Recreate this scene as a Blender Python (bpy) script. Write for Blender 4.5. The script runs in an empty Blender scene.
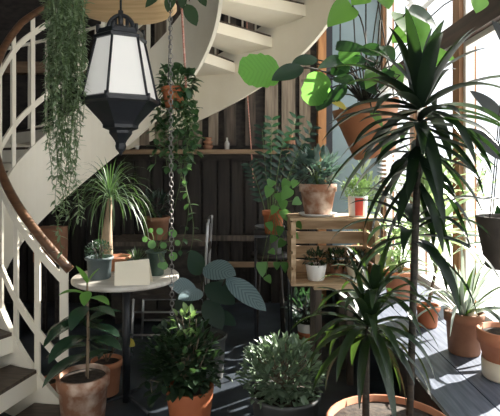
import bpy, math, random
from mathutils import Vector, Matrix
PI = math.pi
R = math.radians
sc = bpy.context.scene
C = bpy.context.collection
random.seed(11)

# ------------------------------------------------------------ camera, sky, sun, exposure
F = 480.0; HX, HY, EYE = 250.0, 170.0, 1.45
cam_d = bpy.data.cameras.new('camera'); cam = bpy.data.objects.new('camera', cam_d); C.objects.link(cam)
cam.location = (0, 0, EYE); cam.rotation_euler = (PI/2, 0, 0)
cam_d.sensor_width = 36; cam_d.lens = F/500*36; cam_d.shift_y = (HY-208)/500.0
cam_d.clip_start = .05
sc.camera = cam
sc.view_settings.view_transform = 'Standard'; sc.view_settings.look = 'None'
sc.view_settings.gamma = 1; sc.view_settings.use_curve_mapping = False
sc.view_settings.exposure = 0.75
w = bpy.data.worlds.new('world'); sc.world = w; w.use_nodes = True
bg = w.node_tree.nodes['Background']; bg.inputs[0].default_value = (.90, .95, 1, 1); bg.inputs[1].default_value = 1.25
sd = bpy.data.lights.new('sun', 'SUN'); sun = bpy.data.objects.new('sun', sd); C.objects.link(sun)
sd.energy = 16; sd.angle = R(.6); sd.color = (1, .95, .86)
sun_dir = Vector((-.80, -.59, -.58)).normalized()      # the way the light travels
sun.rotation_euler = sun_dir.to_track_quat('-Z', 'Y').to_euler()
sc.cycles.max_bounces = 8; sc.cycles.diffuse_bounces = 4; sc.cycles.transparent_max_bounces = 12

# ------------------------------------------------------------ helpers
def at(px, py, D):
    return Vector(((px-HX)/F*D, D, EYE-(py-HY)/F*D))

def nodes(name):
    m = bpy.data.materials.new(name); m.use_nodes = True
    nt = m.node_tree; b = nt.nodes['Principled BSDF']
    return m, nt, b
def mat(name, c1, c2=None, scale=6, rough=.7, stretch=(1, 1, 1), bump=.15, metal=0, detail=6, emit=0, lo=.35, hi=.65):
    m, nt, b = nodes(name)
    b.inputs['Roughness'].default_value = rough; b.inputs['Metallic'].default_value = metal
    if c2 is None: c2 = tuple(x*.8 for x in c1)
    tc = nt.nodes.new('ShaderNodeTexCoord'); mp = nt.nodes.new('ShaderNodeMapping')
    mp.inputs['Scale'].default_value = stretch
    nz = nt.nodes.new('ShaderNodeTexNoise'); nz.inputs['Scale'].default_value = scale; nz.inputs['Detail'].default_value = detail
    cr = nt.nodes.new('ShaderNodeValToRGB')
    cr.color_ramp.elements[0].position = lo; cr.color_ramp.elements[1].position = hi
    cr.color_ramp.elements[0].color = (*c1, 1); cr.color_ramp.elements[1].color = (*c2, 1)
    L = nt.links.new
    L(tc.outputs['Object'], mp.inputs[0]); L(mp.outputs[0], nz.inputs['Vector']); L(nz.outputs[0], cr.inputs[0]); L(cr.outputs[0], b.inputs['Base Color'])
    if bump:
        bp = nt.nodes.new('ShaderNodeBump'); bp.inputs['Strength'].default_value = bump; bp.inputs['Distance'].default_value = .01
        L(nz.outputs[0], bp.inputs['Height']); L(bp.outputs[0], b.inputs['Normal'])
    if emit:
        b.inputs['Emission Color'].default_value = (1, .96, .9, 1); b.inputs['Emission Strength'].default_value = emit
    return m
def leafmat(name, c1, c2, rough=.4, trans=.3, tcol=(.25, .55, .06), stripe=0, stripe_col=(.3, .4, .2), freq=40, coat=0):
    m, nt, b = nodes(name); L = nt.links.new
    b.inputs['Roughness'].default_value = rough
    b.inputs['Specular IOR Level'].default_value = .28 if name == 'dracaena_leaf' else .45
    geo = nt.nodes.new('ShaderNodeNewGeometry'); cr = nt.nodes.new('ShaderNodeValToRGB')
    cr.color_ramp.elements[0].color = (*c1, 1); cr.color_ramp.elements[1].color = (*c2, 1)
    L(geo.outputs['Random Per Island'], cr.inputs[0]); col = cr.outputs[0]
    if stripe:
        uv = nt.nodes.new('ShaderNodeUVMap'); sp = nt.nodes.new('ShaderNodeSeparateXYZ'); L(uv.outputs[0], sp.inputs[0])
        a = nt.nodes.new('ShaderNodeMath'); a.operation = 'ABSOLUTE'; L(sp.outputs[0], a.inputs[0])
        k = nt.nodes.new('ShaderNodeMath'); k.operation = 'MULTIPLY_ADD'; L(a.outputs[0], k.inputs[0]); k.inputs[1].default_value = -.25; L(sp.outputs[1], k.inputs[2])
        s = nt.nodes.new('ShaderNodeMath'); s.operation = 'MULTIPLY'; L(k.outputs[0], s.inputs[0]); s.inputs[1].default_value = freq
        n = nt.nodes.new('ShaderNodeMath'); n.operation = 'SINE'; L(s.outputs[0], n.inputs[0])
        r = nt.nodes.new('ShaderNodeMapRange'); L(n.outputs[0], r.inputs[0]); r.inputs[1].default_value = .1; r.inputs[2].default_value = .9
        r.inputs[3].default_value = 0; r.inputs[4].default_value = stripe
        mx = nt.nodes.new('ShaderNodeMixRGB'); L(r.outputs[0], mx.inputs[0]); L(col, mx.inputs[1]); mx.inputs[2].default_value = (*stripe_col, 1)
        col = mx.outputs[0]
    L(col, b.inputs['Base Color'])
    tr = nt.nodes.new('ShaderNodeBsdfTranslucent'); tr.inputs[0].default_value = (*tcol, 1)
    mix = nt.nodes.new('ShaderNodeMixShader'); mix.inputs[0].default_value = trans
    out = nt.nodes['Material Output']
    L(b.outputs[0], mix.inputs[1]); L(tr.outputs[0], mix.inputs[2]); L(mix.outputs[0], out.inputs[0])
    return m

M = dict(
    stair=mat('painted_steel', (.84, .78, .65), (.89, .84, .72), 3, .5, bump=.04),
    tread=mat('dark_oak', (.045, .032, .024), (.10, .07, .05), 5, .55, (2, 14, 2)),
    rail=mat('varnished_rail', (.075, .034, .016), (.15, .072, .034), 4, .38, (3, 3, 10), bump=.05),
    floor=mat('slate_floor', (.018, .023, .030), (.055, .068, .085), 3.5, .42, bump=.12),
    plaster=mat('dark_plaster', (.05, .05, .048), (.07, .068, .062), 4, .9),
    pale=mat('pale_plaster', (.30, .29, .27), (.36, .35, .32), 2, .9),
    bluewall=mat('blue_grey_paint', (.19, .26, .29), (.225, .30, .335), 3, .8, bump=.05),
    darkpost=mat('dark_post', (.02, .025, .035), (.03, .035, .045), 3, .7),
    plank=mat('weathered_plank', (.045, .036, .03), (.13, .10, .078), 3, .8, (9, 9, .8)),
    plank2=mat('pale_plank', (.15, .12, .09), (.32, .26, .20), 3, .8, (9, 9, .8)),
    darkwood=mat('dark_wood', (.018, .015, .014), (.045, .036, .03), 4, .7, (3, 3, 8)),
    shelfwood=mat('shelf_wood', (.16, .10, .055), (.30, .20, .12), 4, .65, (1, 8, 8)),
    orange=mat('orange_timber', (.30, .13, .045), (.46, .22, .085), 3, .55, (9, 9, .8), bump=.06),
    crate=mat('crate_wood', (.34, .22, .12), (.58, .42, .27), 3, .75, (1.2, 7, 7)),
    stain=mat('window_timber', (.22, .11, .05), (.34, .18, .085), 3, .5, (9, 9, .8), bump=.06),
    transom=mat('transom_timber', (.035, .02, .016), (.07, .04, .03), 3, .6, (9, .8, 9)),
    bench=mat('bench_boards', (.06, .075, .11), (.14, .16, .215), 4, .5, (12, 1.0, 9), bump=.12),
    benchedge=mat('bench_edge', (.04, .035, .035), (.08, .065, .06), 4, .6, (9, 1, 9)),
    disc=mat('pale_plywood', (.60, .40, .20), (.78, .56, .32), 2.5, .6, (1, 7, 1)),
    table=mat('table_top', (.50, .45, .39), (.70, .66, .60), 6, .45, (1, 6, 1), bump=.05),
    metal=mat('brushed_metal', (.42, .43, .45), (.55, .56, .58), 8, .35, metal=.8, bump=0),
    chain=mat('chain_metal', (.16, .15, .14), (.32, .30, .29), 30, .4, metal=.7, bump=0),
    iron=mat('black_iron', (.012, .014, .018), (.022, .024, .03), 8, .38, bump=.05),
    terra=mat('terracotta', (.42, .155, .075), (.56, .25, .14), 5, .8, bump=.08),
    terra_old=mat('weathered_terracotta', (.30, .14, .08), (.66, .52, .42), 13, .85, (1, 1, 1), bump=.2, lo=.42, hi=.68),
    terra_dark=mat('brown_terracotta', (.22, .10, .055), (.34, .17, .10), 6, .8, bump=.1),
    orangepot=mat('orange_terracotta', (.42, .12, .045), (.50, .17, .07), 4, .7, bump=.05),
    hangpot=mat('glazed_terracotta', (.36, .14, .06), (.50, .21, .10), 3, .5, bump=.06),
    greypot=mat('dark_grey_pot', (.07, .075, .075), (.12, .125, .12), 6, .7),
    greenpot=mat('green_glazed_pot', (.03, .06, .045), (.06, .10, .075), 6, .35, bump=.03),
    bluepot=mat('blue_grey_pot', (.06, .085, .09), (.10, .13, .135), 6, .6),
    white=mat('white_ceramic', (.74, .73, .70), (.82, .81, .79), 5, .35, bump=0),
    cream=mat('cream_ceramic', (.66, .58, .44), (.76, .69, .55), 5, .45, bump=.02),
    brownpot=mat('dark_brown_pot', (.05, .04, .032), (.12, .10, .08), 4, .6, bump=.1),
    red=mat('red_glaze', (.55, .05, .03), (.6, .07, .04), 5, .4, bump=0),
    blue=mat('blue_label', (.06, .22, .55), (.07, .25, .6), 5, .5, bump=0),
    soil=mat('soil', (.02, .014, .01), (.06, .042, .03), 40, .95, bump=.6),
    card=mat('paper_card', (.86, .78, .62), (.90, .83, .68), 3, .8, bump=.03),
    ink=mat('brown_ink', (.36, .27, .18), (.40, .30, .2), 3, .9, bump=0),
    cordred=mat('red_cord', (.45, .10, .05), (.75, .50, .42), 60, .8, (1, 1, 3), bump=0),
    cord=mat('dark_cord', (.03, .03, .03), (.06, .055, .05), 20, .8, bump=0),
    cordpale=mat('pale_cord', (.42, .40, .38), (.55, .53, .5), 20, .8, bump=0),
    bark=mat('bark', (.10, .075, .05), (.24, .19, .13), 14, .9, (1, 1, 3), bump=.4),
    palebark=mat('pale_bark', (.20, .14, .09), (.36, .27, .18), 12, .9, (1, 1, .6), bump=.3),
    darkstem=mat('dark_stem', (.022, .02, .016), (.06, .05, .035), 20, .8, (1, 1, 4), bump=.3),
    greenstem=mat('green_stem', (.08, .14, .04), (.13, .2, .07), 20, .6, bump=0),
    glass_white=mat('opal_glass', (.74, .73, .70), (.78, .77, .74), 2, .25, bump=0, emit=.16),
    ground=mat('pale_paving', (.55, .54, .52), (.68, .67, .64), 2, .9),
    blind=mat('blind_slat', (.66, .68, .70), (.74, .76, .78), 2, .6, bump=0),
)
LM = dict(
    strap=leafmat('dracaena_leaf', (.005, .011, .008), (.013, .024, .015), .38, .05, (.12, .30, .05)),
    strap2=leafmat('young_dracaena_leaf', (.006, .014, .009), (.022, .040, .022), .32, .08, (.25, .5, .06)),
    bright=leafmat('variegated_leaf', (.13, .22, .09), (.48, .54, .38), .38, .32, (.42, .60, .22)),
    silver=leafmat('silver_leaf', (.36, .42, .38), (.62, .66, .60), .35, .3, (.5, .6, .45)),
    phil=leafmat('philodendron_leaf', (.03, .09, .02), (.07, .17, .04), .4, .50, (.28, .62, .10)),
    lime=leafmat('lime_leaf', (.10, .30, .05), (.14, .38, .07), .4, .6, (.35, .85, .16), .55, (.04, .14, .03), 62),  # dark slanting bands across a lime green blade
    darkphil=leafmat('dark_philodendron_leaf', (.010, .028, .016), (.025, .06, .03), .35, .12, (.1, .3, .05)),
    trail=leafmat('trailing_leaf', (.11, .155, .10), (.33, .41, .27), .5, .25, (.3, .5, .15)),
    hoya=leafmat('waxy_leaf', (.018, .045, .024), (.06, .12, .055), .28, .15, (.2, .45, .1)),
    rubber=leafmat('rubber_leaf', (.012, .035, .022), (.04, .085, .05), .26, .10, (.15, .4, .08)),
    rubberl=leafmat('young_rubber_leaf', (.10, .26, .05), (.20, .40, .10), .32, .35, (.3, .7, .1)),
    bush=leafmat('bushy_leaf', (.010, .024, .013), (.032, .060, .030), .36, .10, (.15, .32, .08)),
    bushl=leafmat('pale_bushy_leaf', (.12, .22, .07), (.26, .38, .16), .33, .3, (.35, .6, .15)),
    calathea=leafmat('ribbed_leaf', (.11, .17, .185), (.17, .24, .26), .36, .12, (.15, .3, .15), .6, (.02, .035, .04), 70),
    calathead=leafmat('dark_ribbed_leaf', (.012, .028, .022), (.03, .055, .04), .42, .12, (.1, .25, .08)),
    jade=leafmat('jade_leaf', (.065, .11, .068), (.24, .31, .215), .36, .12, (.3, .5, .2)),
    zz=leafmat('glossy_leaflet', (.010, .028, .024), (.03, .06, .045), .25, .06, (.1, .35, .1)),
    blueg=leafmat('blue_grey_leaf', (.06, .10, .095), (.17, .23, .21), .4, .15, (.2, .4, .25)),
    pothos=leafmat('pothos_leaf', (.05, .16, .04), (.14, .32, .10), .35, .3, (.3, .65, .15)),
    palm=leafmat('ponytail_leaf', (.02, .042, .024), (.08, .12, .065), .45, .12, (.2, .4, .1)),
    ball=leafmat('tiny_leaf', (.05, .11, .04), (.14, .24, .10), .5, .2, (.3, .5, .12)),
    black=leafmat('backlit_dark_leaf', (.006, .009, .008), (.012, .018, .014), .6, .0, (.1, .2, .05)),  # backlit leaves: their silhouette shade is put into the near-black colour
    outdoor=leafmat('outdoor_leaf', (.14, .24, .10), (.34, .45, .22), .5, .4, (.40, .60, .26)),
)

class MB:
    def __init__(s): s.v = []; s.f = []; s.u = []; s.mi = []; s.m = 0; s.smooth = []
    def add(s, vs, fs, uvs=None, smooth=True):
        o = len(s.v); s.v += [Vector(v) for v in vs]
        s.u += (uvs if uvs else [(0, 0)]*len(vs))
        for f in fs: s.f.append([i+o for i in f]); s.mi.append(s.m); s.smooth.append(smooth)
        return s
    def box(s, a, b):
        (x0, y0, z0), (x1, y1, z1) = a, b
        x0, x1 = sorted((x0, x1)); y0, y1 = sorted((y0, y1)); z0, z1 = sorted((z0, z1))
        vs = [(x0,y0,z0),(x1,y0,z0),(x1,y1,z0),(x0,y1,z0),(x0,y0,z1),(x1,y0,z1),(x1,y1,z1),(x0,y1,z1)]
        return s.add(vs, [(0,3,2,1),(4,5,6,7),(0,1,5,4),(1,2,6,5),(2,3,7,6),(3,0,4,7)], smooth=False)
    def obox(s, c, X, Y, Z):          # oriented box: centre and three half-axis vectors
        c, X, Y, Z = map(Vector, (c, X, Y, Z)); vs = []
        for k in (-1, 1):
            for (i, j) in ((-1,-1),(1,-1),(1,1),(-1,1)): vs.append(c+X*i+Y*j+Z*k)
        return s.add(vs, [(0,3,2,1),(4,5,6,7),(0,1,5,4),(1,2,6,5),(2,3,7,6),(3,0,4,7)], smooth=False)
    def bar(s, a, b, w, h=None, up=(0, 0, 1)):
        a, b = Vector(a), Vector(b); h = h or w; d = (b-a); Ln = d.length; d.normalize()
        x = d.cross(Vector(up))
        if x.length < 1e-3: x = d.cross(Vector((1, 0, 0)))
        x.normalize(); y = x.cross(d)
        return s.obox((a+b)/2, x*w/2, y*h/2, d*Ln/2)
    def tube(s, pts, r, n=7, cap=True):
        pts = [Vector(p) for p in pts]
        rs = r if isinstance(r, (list, tuple)) else [r]*len(pts)
        vs = []; fs = []; prev = None
        for i, p in enumerate(pts):
            t = (pts[min(i+1, len(pts)-1)]-pts[max(i-1, 0)])
            if t.length < 1e-9: t = Vector((0, 0, 1))
            t.normalize()
            if prev is None:
                x = t.cross(Vector((0, 0, 1)))
                if x.length < .05: x = t.cross(Vector((1, 0, 0)))
            else:
                x = prev-t*prev.dot(t)
                if x.length < 1e-6: x = t.cross(Vector((1, .3, 0)))
            x.normalize(); prev = x; y = t.cross(x)
            for k in range(n):
                a = 2*PI*k/n; vs.append(p+x*math.cos(a)*rs[i]+y*math.sin(a)*rs[i])
        for i in range(len(pts)-1):
            for k in range(n): fs.append((i*n+k, i*n+(k+1) % n, (i+1)*n+(k+1) % n, (i+1)*n+k))
        if cap: fs.append(tuple(range(n))[::-1]); fs.append(tuple(range((len(pts)-1)*n, len(pts)*n)))
        return s.add(vs, fs)
    def lathe(s, c, prof, n=32, axis=None, smooth=True, phase=0, closed=False):
        """prof: list of (r, h); axis: matrix giving tilt about c"""
        c = Vector(c); vs = []; fs = []; A = axis or Matrix.Identity(3)
        for (r, h) in prof:
            for k in range(n):
                a = 2*PI*k/n+phase; vs.append(c+A @ Vector((r*math.cos(a), r*math.sin(a), h)))
        m = len(prof)
        for i in range(m-1 if not closed else m):
            j = (i+1) % m
            for k in range(n): fs.append((i*n+k, i*n+(k+1) % n, j*n+(k+1) % n, j*n+k))
        if not closed:
            if prof[0][0] > 1e-4: fs.append(tuple(range(n))[::-1])
            if prof[-1][0] > 1e-4: fs.append(tuple(range((m-1)*n, m*n)))
        return s.add(vs, fs, smooth=smooth)
    def torus(s, c, X, Y, r, n=12, k=6):
        c, X, Y = Vector(c), Vector(X), Vector(Y); Z = X.cross(Y).normalized(); vs = []; fs = []
        for i in range(n):
            a = 2*PI*i/n; p = X*math.cos(a)+Y*math.sin(a); o = p.normalized()
            for j in range(k):
                b = 2*PI*j/k; vs.append(c+p+o*r*math.cos(b)+Z*r*math.sin(b))
        for i in range(n):
            for j in range(k): fs.append((i*k+j, ((i+1) % n)*k+j, ((i+1) % n)*k+(j+1) % k, i*k+(j+1) % k))
        return s.add(vs, fs)
    def leaf(s, base, d, L, W, droop=.5, shape='ovate', n=6, fold=.25, up=(0, 0, 1), twist=0, curl=0):
        base, d = Vector(base), Vector(d).normalized(); up = Vector(up)
        side = d.cross(up)
        if side.length < .05: side = d.cross(Vector((random.uniform(-1, 1), random.uniform(-1, 1), .1)))
        side.normalize()
        if twist: side = Matrix.Rotation(twist, 3, d) @ side
        p = base.copy(); vs = []; us = []; fs = []
        for i in range(n+1):
            t = i/n
            if shape == 'strap': wd = W/2*min(1, .35+t*3)*(1-t**3.2)**.9 if t < 1 else 0
            elif shape == 'lance': wd = W/2*math.sin(PI*min(1, t**.75))**.9 if 0 < t < 1 else (.12*W/2 if t == 0 else 0)
            elif shape == 'heart': wd = W/2*(math.sin(PI*(t*.93+.07)**.55)**.8 if t < 1 else 0)
            elif shape == 'pad': wd = W/2*max(0, 1-abs(2*t-1)**2.6)**.5*(1-.12*math.sin(t*23)**2)
            elif shape == 'round': wd = W/2*math.sqrt(max(0, 1-(2*t-1)**2))
            else: wd = W/2*math.sin(PI*t**.85)**.75 if 0 < t < 1 else 0
            wd = max(wd, .0006)
            nm = side.cross(d).normalized()
            e = nm*abs(fold)*wd*(1 if fold > 0 else -1)
            vs += [p-side*wd+e, p.copy(), p+side*wd+e]; us += [(-1, t), (0, t), (1, t)]
            d = (d+Vector((0, 0, -1))*droop/n*(.35+1.3*t)).normalized()
            if curl: d = (d+nm*curl/n).normalized()
            side = (side-d*side.dot(d)).normalized()
            p = p+d*L/n
        for i in range(n):
            a = i*3; fs += [(a, a+1, a+4, a+3), (a+1, a+2, a+5, a+4)]
        return s.add(vs, fs, us)
    def build(s, name, mats, parent=None, loc=None, kind=None):
        me = bpy.data.meshes.new(name)
        o = bpy.data.objects.new(name, me)
        org = Vector(loc) if loc is not None else (Vector(parent['_o']) if parent is not None else Vector((0, 0, 0)))
        me.from_pydata([tuple(v-org) for v in s.v], [], s.f)
        uv = me.uv_layers.new(name='UVMap')
        buf = []
        for f in s.f:
            for i in f: buf += list(s.u[i])
        uv.data.foreach_set('uv', buf)
        for m in (mats if isinstance(mats, (list, tuple)) else [mats]): me.materials.append(m)
        me.polygons.foreach_set('material_index', s.mi)
        me.polygons.foreach_set('use_smooth', s.smooth)
        me.update(); C.objects.link(o)
        if parent is not None: o.parent = parent
        else: o.location = org
        o['_o'] = list(org)
        if kind: o['kind'] = kind
        return o

def tag(o, label, cat, group=None):
    o['label'] = label; o['category'] = cat
    if group: o['group'] = group
    return o
def thing(name, label, cat, loc, group=None):
    o = bpy.data.objects.new(name, None); C.objects.link(o); o.location = loc; o['_o'] = list(loc)
    o.empty_display_size = .1
    return tag(o, label, cat, group)
def struct(name, mb, m): return mb.build(name, m, kind='structure')
def box(a, b): return MB().box(a, b)

# ------------------------------------------------------------ the room
XL, XR, YB, YF, ZC = -3.1, 1.42, 5.3, -1.8, 4.3
struct('floor', box((XL-.2, YF-.2, -.12), (XR+.25, YB+.2, 0)), M['floor'])
struct('ceiling', box((XL-.2, YF-.2, ZC), (XR+.25, YB+.2, ZC+.15)), M['pale'])
struct('wall_left', box((XL-.15, YF, 0), (XL, YB+.15, ZC)), M['plaster'])
mb = MB(); mb.box((XL, YB, 0), (.82, YB+.15, ZC)); struct('wall_back', mb, M['darkwood'])
struct('wall_back_side', box((.90, YB-.02, 0), (XR+.1, YB+.15, ZC)), M['bluewall'])
struct('trim_1', box((.82, YB-.06, 0), (.90, YB+.1, ZC)), M['darkpost'])
struct('trim_2', box((.735, YB-.14, 0), (.82, YB, ZC)), M['orange'])
mb = MB(); mb.box((XL, YF-.15, 0), (XR, YF, .9)); mb.box((XL, YF-.15, 2.9), (XR, YF, ZC))  # unseen front wall; its wide openings are added for frontal fill light
for x in (XL, -1.2, .4, XR-.1): mb.box((x, YF-.15, .9), (x+.12, YF, 2.9))
struct('wall_front', mb, M['pale'])
# right wall: low parapet, timber posts, dark transom, high lintel
SILL, TR0, TR1, TOP = .5, 2.33, 2.47, 3.7
struct('wall_right', MB().box((XR, YF, 0), (XR+.18, YB, SILL-.02)).box((XR, YF, TOP), (XR+.18, YB, ZC)), M['pale'])
posts = [YB-.05, 4.28, 3.36, 2.42, 1.5, .55, -.4, -1.3]
for i, y in enumerate(posts):
    struct('trim_%d' % (i+3), box((XR+.02, y-.055, SILL), (XR+.14, y+.055, TOP)), M['stain'])
struct('trim_20', box((XR+.0, YF, TR0), (XR+.16, YB, TR1)), M['transom'])
gm, nt, b = nodes('window_glass'); nt.nodes.remove(b)
tr = nt.nodes.new('ShaderNodeBsdfTransparent'); gl = nt.nodes.new('ShaderNodeBsdfGlossy'); gl.inputs['Roughness'].default_value = .02
mx = nt.nodes.new('ShaderNodeMixShader')
mx.inputs[0].default_value = .03; nt.links.new(tr.outputs[0], mx.inputs[1]); nt.links.new(gl.outputs[0], mx.inputs[2]); nt.links.new(mx.outputs[0], nt.nodes['Material Output'].inputs[0])
for i in range(len(posts)-1):
    y1, y0 = posts[i]-.055, posts[i+1]+.055
    f = MB()
    for (za, zb) in ((SILL, TR0), (TR1, TOP)):
        f.box((XR+.05, y0, za), (XR+.11, y0+.035, zb)).box((XR+.05, y1-.035, za), (XR+.11, y1, zb))
        f.box((XR+.05, y0+.035, za), (XR+.11, y1-.035, za+.04)).box((XR+.05, y0+.035, zb-.04), (XR+.11, y1-.035, zb))
    wobj = struct('window_%d' % (i+1), f, M['white'] if i else M['white'])
    g = MB().box((XR+.078, y0+.035, SILL+.04), (XR+.082, y1-.035, TR0-.04)).box((XR+.078, y0+.035, TR1+.04), (XR+.082, y1-.035, TOP-.04))
    g.build('window_pane', gm, wobj)
f = MB().box((XL+.12, YF-.10, .9), (XR-.1, YF-.06, .96)); struct('window_20', f, M['white'])  # unseen window added to bring sky light onto the stair from the front
MB().box((XL+.12, YF-.085, .96), (XR-.1, YF-.08, 2.9)).build('window_pane', gm, bpy.data.objects['window_20'])
# outside the windows
struct('ground_outside', box((XR+.2, -12, -.25), (30, 25, -.12)), M['ground'])
# window bench of three long boards
bx = .77
bm_ = MB()
for k in range(3):
    bm_.box((bx+k*.215+.002, -.8, SILL-.045), (bx+(k+1)*.215-.004, YB-.2, SILL))
o = tag(bm_.build('window_bench', M['bench'], loc=(1.1, 2.3, SILL-.045)), 'long bluish board bench under the windows with sun streaks on it', 'bench')
for y in (-.6, .9, 2.6, 4.6):
    for x in (bx+.06, XR-.1): box((x, y, 0), (x+.07, y+.07, SILL-.045)).build('support_leg', M['benchedge'], o)
MB().box((bx-.012, -.8, SILL-.10), (bx+.001, YB-.2, SILL-.001)).build('front_edge', M['benchedge'], o)

# blinds
def blind(name, label, y0, y1, z0, z1, step=.045, group=None, tilt=.5):
    o = thing(name, label, 'blind', (XR-.03, (y0+y1)/2, z1), group)
    m = MB(); z = z0
    while z < z1-.03:
        m.obox((XR-.03, (y0+y1)/2, z), (.018, 0, -.018*tilt), (0, (y1-y0)/2, 0), (.001*tilt, 0, .001)); z += step
    m.build('slats', M['blind'], o)
    MB().box((XR-.055, y0, z1-.03), (XR-.003, y1, z1)).build('headrail', M['white'], o)
    for y in (y0+.12, y1-.12): box((XR-.031, y-.002, z0), (XR-.029, y+.002, z1-.03)).build('ladder_cord', M['cordpale'], o)
blind('venetian_blind', 'pale slatted blind on the far window behind the hanging terracotta pot', 4.34, 5.2, 1.25, 2.31)
for (a, b_, t) in ((3.42, 4.22, 'pale slatted blind above the dark transom, farther one'), (2.48, 3.3, 'pale slatted blind above the dark transom, nearer one')):
    blind('venetian_blind', t, a, b_, TR1+.28, TOP-.02, group='blinds above the transom')

# ------------------------------------------------------------ back wall woodwork
m = MB(); m2 = MB(); x = -1.6; k = 0
bw = thing('plank_partition', 'wall of weathered vertical planks with dark gaps behind the plants', 'partition', (-.4, YB-.06, 0))
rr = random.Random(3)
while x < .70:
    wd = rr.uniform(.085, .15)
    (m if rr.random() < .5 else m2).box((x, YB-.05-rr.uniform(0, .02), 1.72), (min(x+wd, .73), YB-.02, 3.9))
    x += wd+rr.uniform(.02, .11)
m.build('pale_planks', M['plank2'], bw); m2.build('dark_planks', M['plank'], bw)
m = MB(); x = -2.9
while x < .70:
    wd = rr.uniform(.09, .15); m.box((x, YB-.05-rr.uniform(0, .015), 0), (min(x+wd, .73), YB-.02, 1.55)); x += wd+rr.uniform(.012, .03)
m.build('lower_plank', mat('darkest_plank', (.012, .010, .009), (.036, .029, .025), 3, .8, (9, 9, .8)), bw)  # lower boards use a much darker tone than those above the shelf
tag(box((-1.75, YB-.28, 1.62), (.72, YB-.05, 1.665)).build('wall_shelf', M['shelfwood'], loc=(-.5, YB-.1, 1.62)), 'long wooden wall shelf below the vertical planks', 'shelf')
rl = thing('wooden_rail_fence', 'low dark wooden rails running along the back wall', 'rail', (0, YB-.2, 0))
for z in (.42, .70): box((-1.6, YB-.22, z), (.7, YB-.19, z+.055)).build('rail', M['shelfwood'] if z < .6 else M['plank'], rl)
for x in (-1.6, -.75, .05, .64): box((x, YB-.19, 0), (x+.06, YB-.14, .85)).build('post', M['darkwood'], rl)
# bits on the wall shelf
zz = 1.665
def shelfbit(px, name, label, cat, prof, m, group=None):
    x = (px-HX)/F*5.12
    return tag(MB().lathe((x, 5.12, zz), prof, 16).build(name, m, loc=(x, 5.12, zz)), label, cat, group)
for i, (r_, h_) in enumerate(((.055, .05), (.05, .04), (.042, .04))):
    z0 = zz+[0, .051, .092][i]; x = (208-HX)/F*5.12
    tag(MB().lathe((x, 5.12, z0), [(r_*.7, 0), (r_, h_*.8), (r_, h_), (r_*.8, h_*.9), (.001, h_*.5)], 18).build('clay_bowl', M['terra_dark'], loc=(x, 5.12, z0)),
        ['bottom', 'middle', 'topmost'][i]+' small brown clay bowl of the stack on the wall shelf', 'bowl', 'stacked bowls on the wall shelf')
shelfbit(227, 'glass_bottle', 'small pale bottle on the wall shelf beside the bowls', 'bottle', [(.022, 0), (.025, .01), (.025, .07), (.01, .10), (.01, .13)], M['cordpale'])
shelfbit(137, 'small_cup', 'tiny white cup on the wall shelf beneath the lantern', 'cup', [(.018, 0), (.026, .045), (.022, .045), (.001, .01)], M['white'])
shelfbit(290, 'clay_jar', 'brown clay jar at the right end of the wall shelf', 'jar', [(.04, 0), (.06, .05), (.055, .12), (.03, .14), (.034, .16)], M['terra_dark'])

# ------------------------------------------------------------ spiral staircase
AX, AY = -1.055, 3.45
def ri(t):
    s = min(1, max(0, (222-t)/85)); s = s*s*(3-2*s); return .68+.155*s
RO = 1.8
def tz(t): return (270-t)/15*.19            # walking line height at angle t
def cyl(t, r, z): return Vector((AX+r*math.cos(R(t)), AY+r*math.sin(R(t)), z))
st = thing('spiral_staircase', 'cream painted spiral staircase with wooden handrail curving up the left', 'staircase', (AX, AY, 0))
T1 = -6
def ribbon(rf, th, lo, hi, t0=270, t1=T1, step=4):
    vs = []; fs = []; n = 0; t = t0
    while t >= t1-.01:
        r = rf(t); a = max(0.0, tz(t)+lo); b_ = max(a+.02, tz(t)+hi)
        for (q, z) in ((r, a), (r+th, a), (r+th, b_), (r, b_)): vs.append(cyl(t, q, z))
        n += 1; t -= step
    for i in range(n-1):
        for k in range(4): fs.append((i*4+k, i*4+(k+1) % 4, (i+1)*4+(k+1) % 4, (i+1)*4+k))
    fs.append((0, 1, 2, 3)); fs.append(((n-1)*4+3, (n-1)*4+2, (n-1)*4+1, (n-1)*4))
    m = MB(); m.add(vs, fs, smooth=False); return m
ribbon(ri, .03, -.58, .10).build('inner_stringer', M['stair'], st)
ribbon(lambda t: RO, .03, -.50, .10).build('outer_stringer', M['stair'], st)
k = 0
t = 270
while t > T1+10:
    z = tz(t)+.19*.5
    a = MB(); w_ = MB(); n = 4; vs = []; vw = []
    for i in range(n+1):
        tt = t+1-(16)*i/n
        q0, q1 = ri(tt)+.028, RO+.002
        for (q, dz) in ((q0, -.10), (q1, -.10), (q1, 0), (q0, 0)): vs.append(cyl(tt, q, z+dz))
        for (q, dz) in ((q0+.01, 0), (q1-.01, 0), (q1-.01, .02), (q0+.01, .02)): vw.append(cyl(tt+.3, q, z+dz))
    fs = []
    for i in range(n):
        for j in range(4): fs.append((i*4+j, i*4+(j+1) % 4, (i+1)*4+(j+1) % 4, (i+1)*4+j))
    fs += [(0, 1, 2, 3), (n*4+3, n*4+2, n*4+1, n*4)]
    a.add(vs, fs, smooth=False); tr_ = a.build('tread', M['stair'], st)
    w_.add(vw, fs, smooth=False); w_.build('tread_board', M['tread'], tr_)
    t -= 15; k += 1
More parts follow.
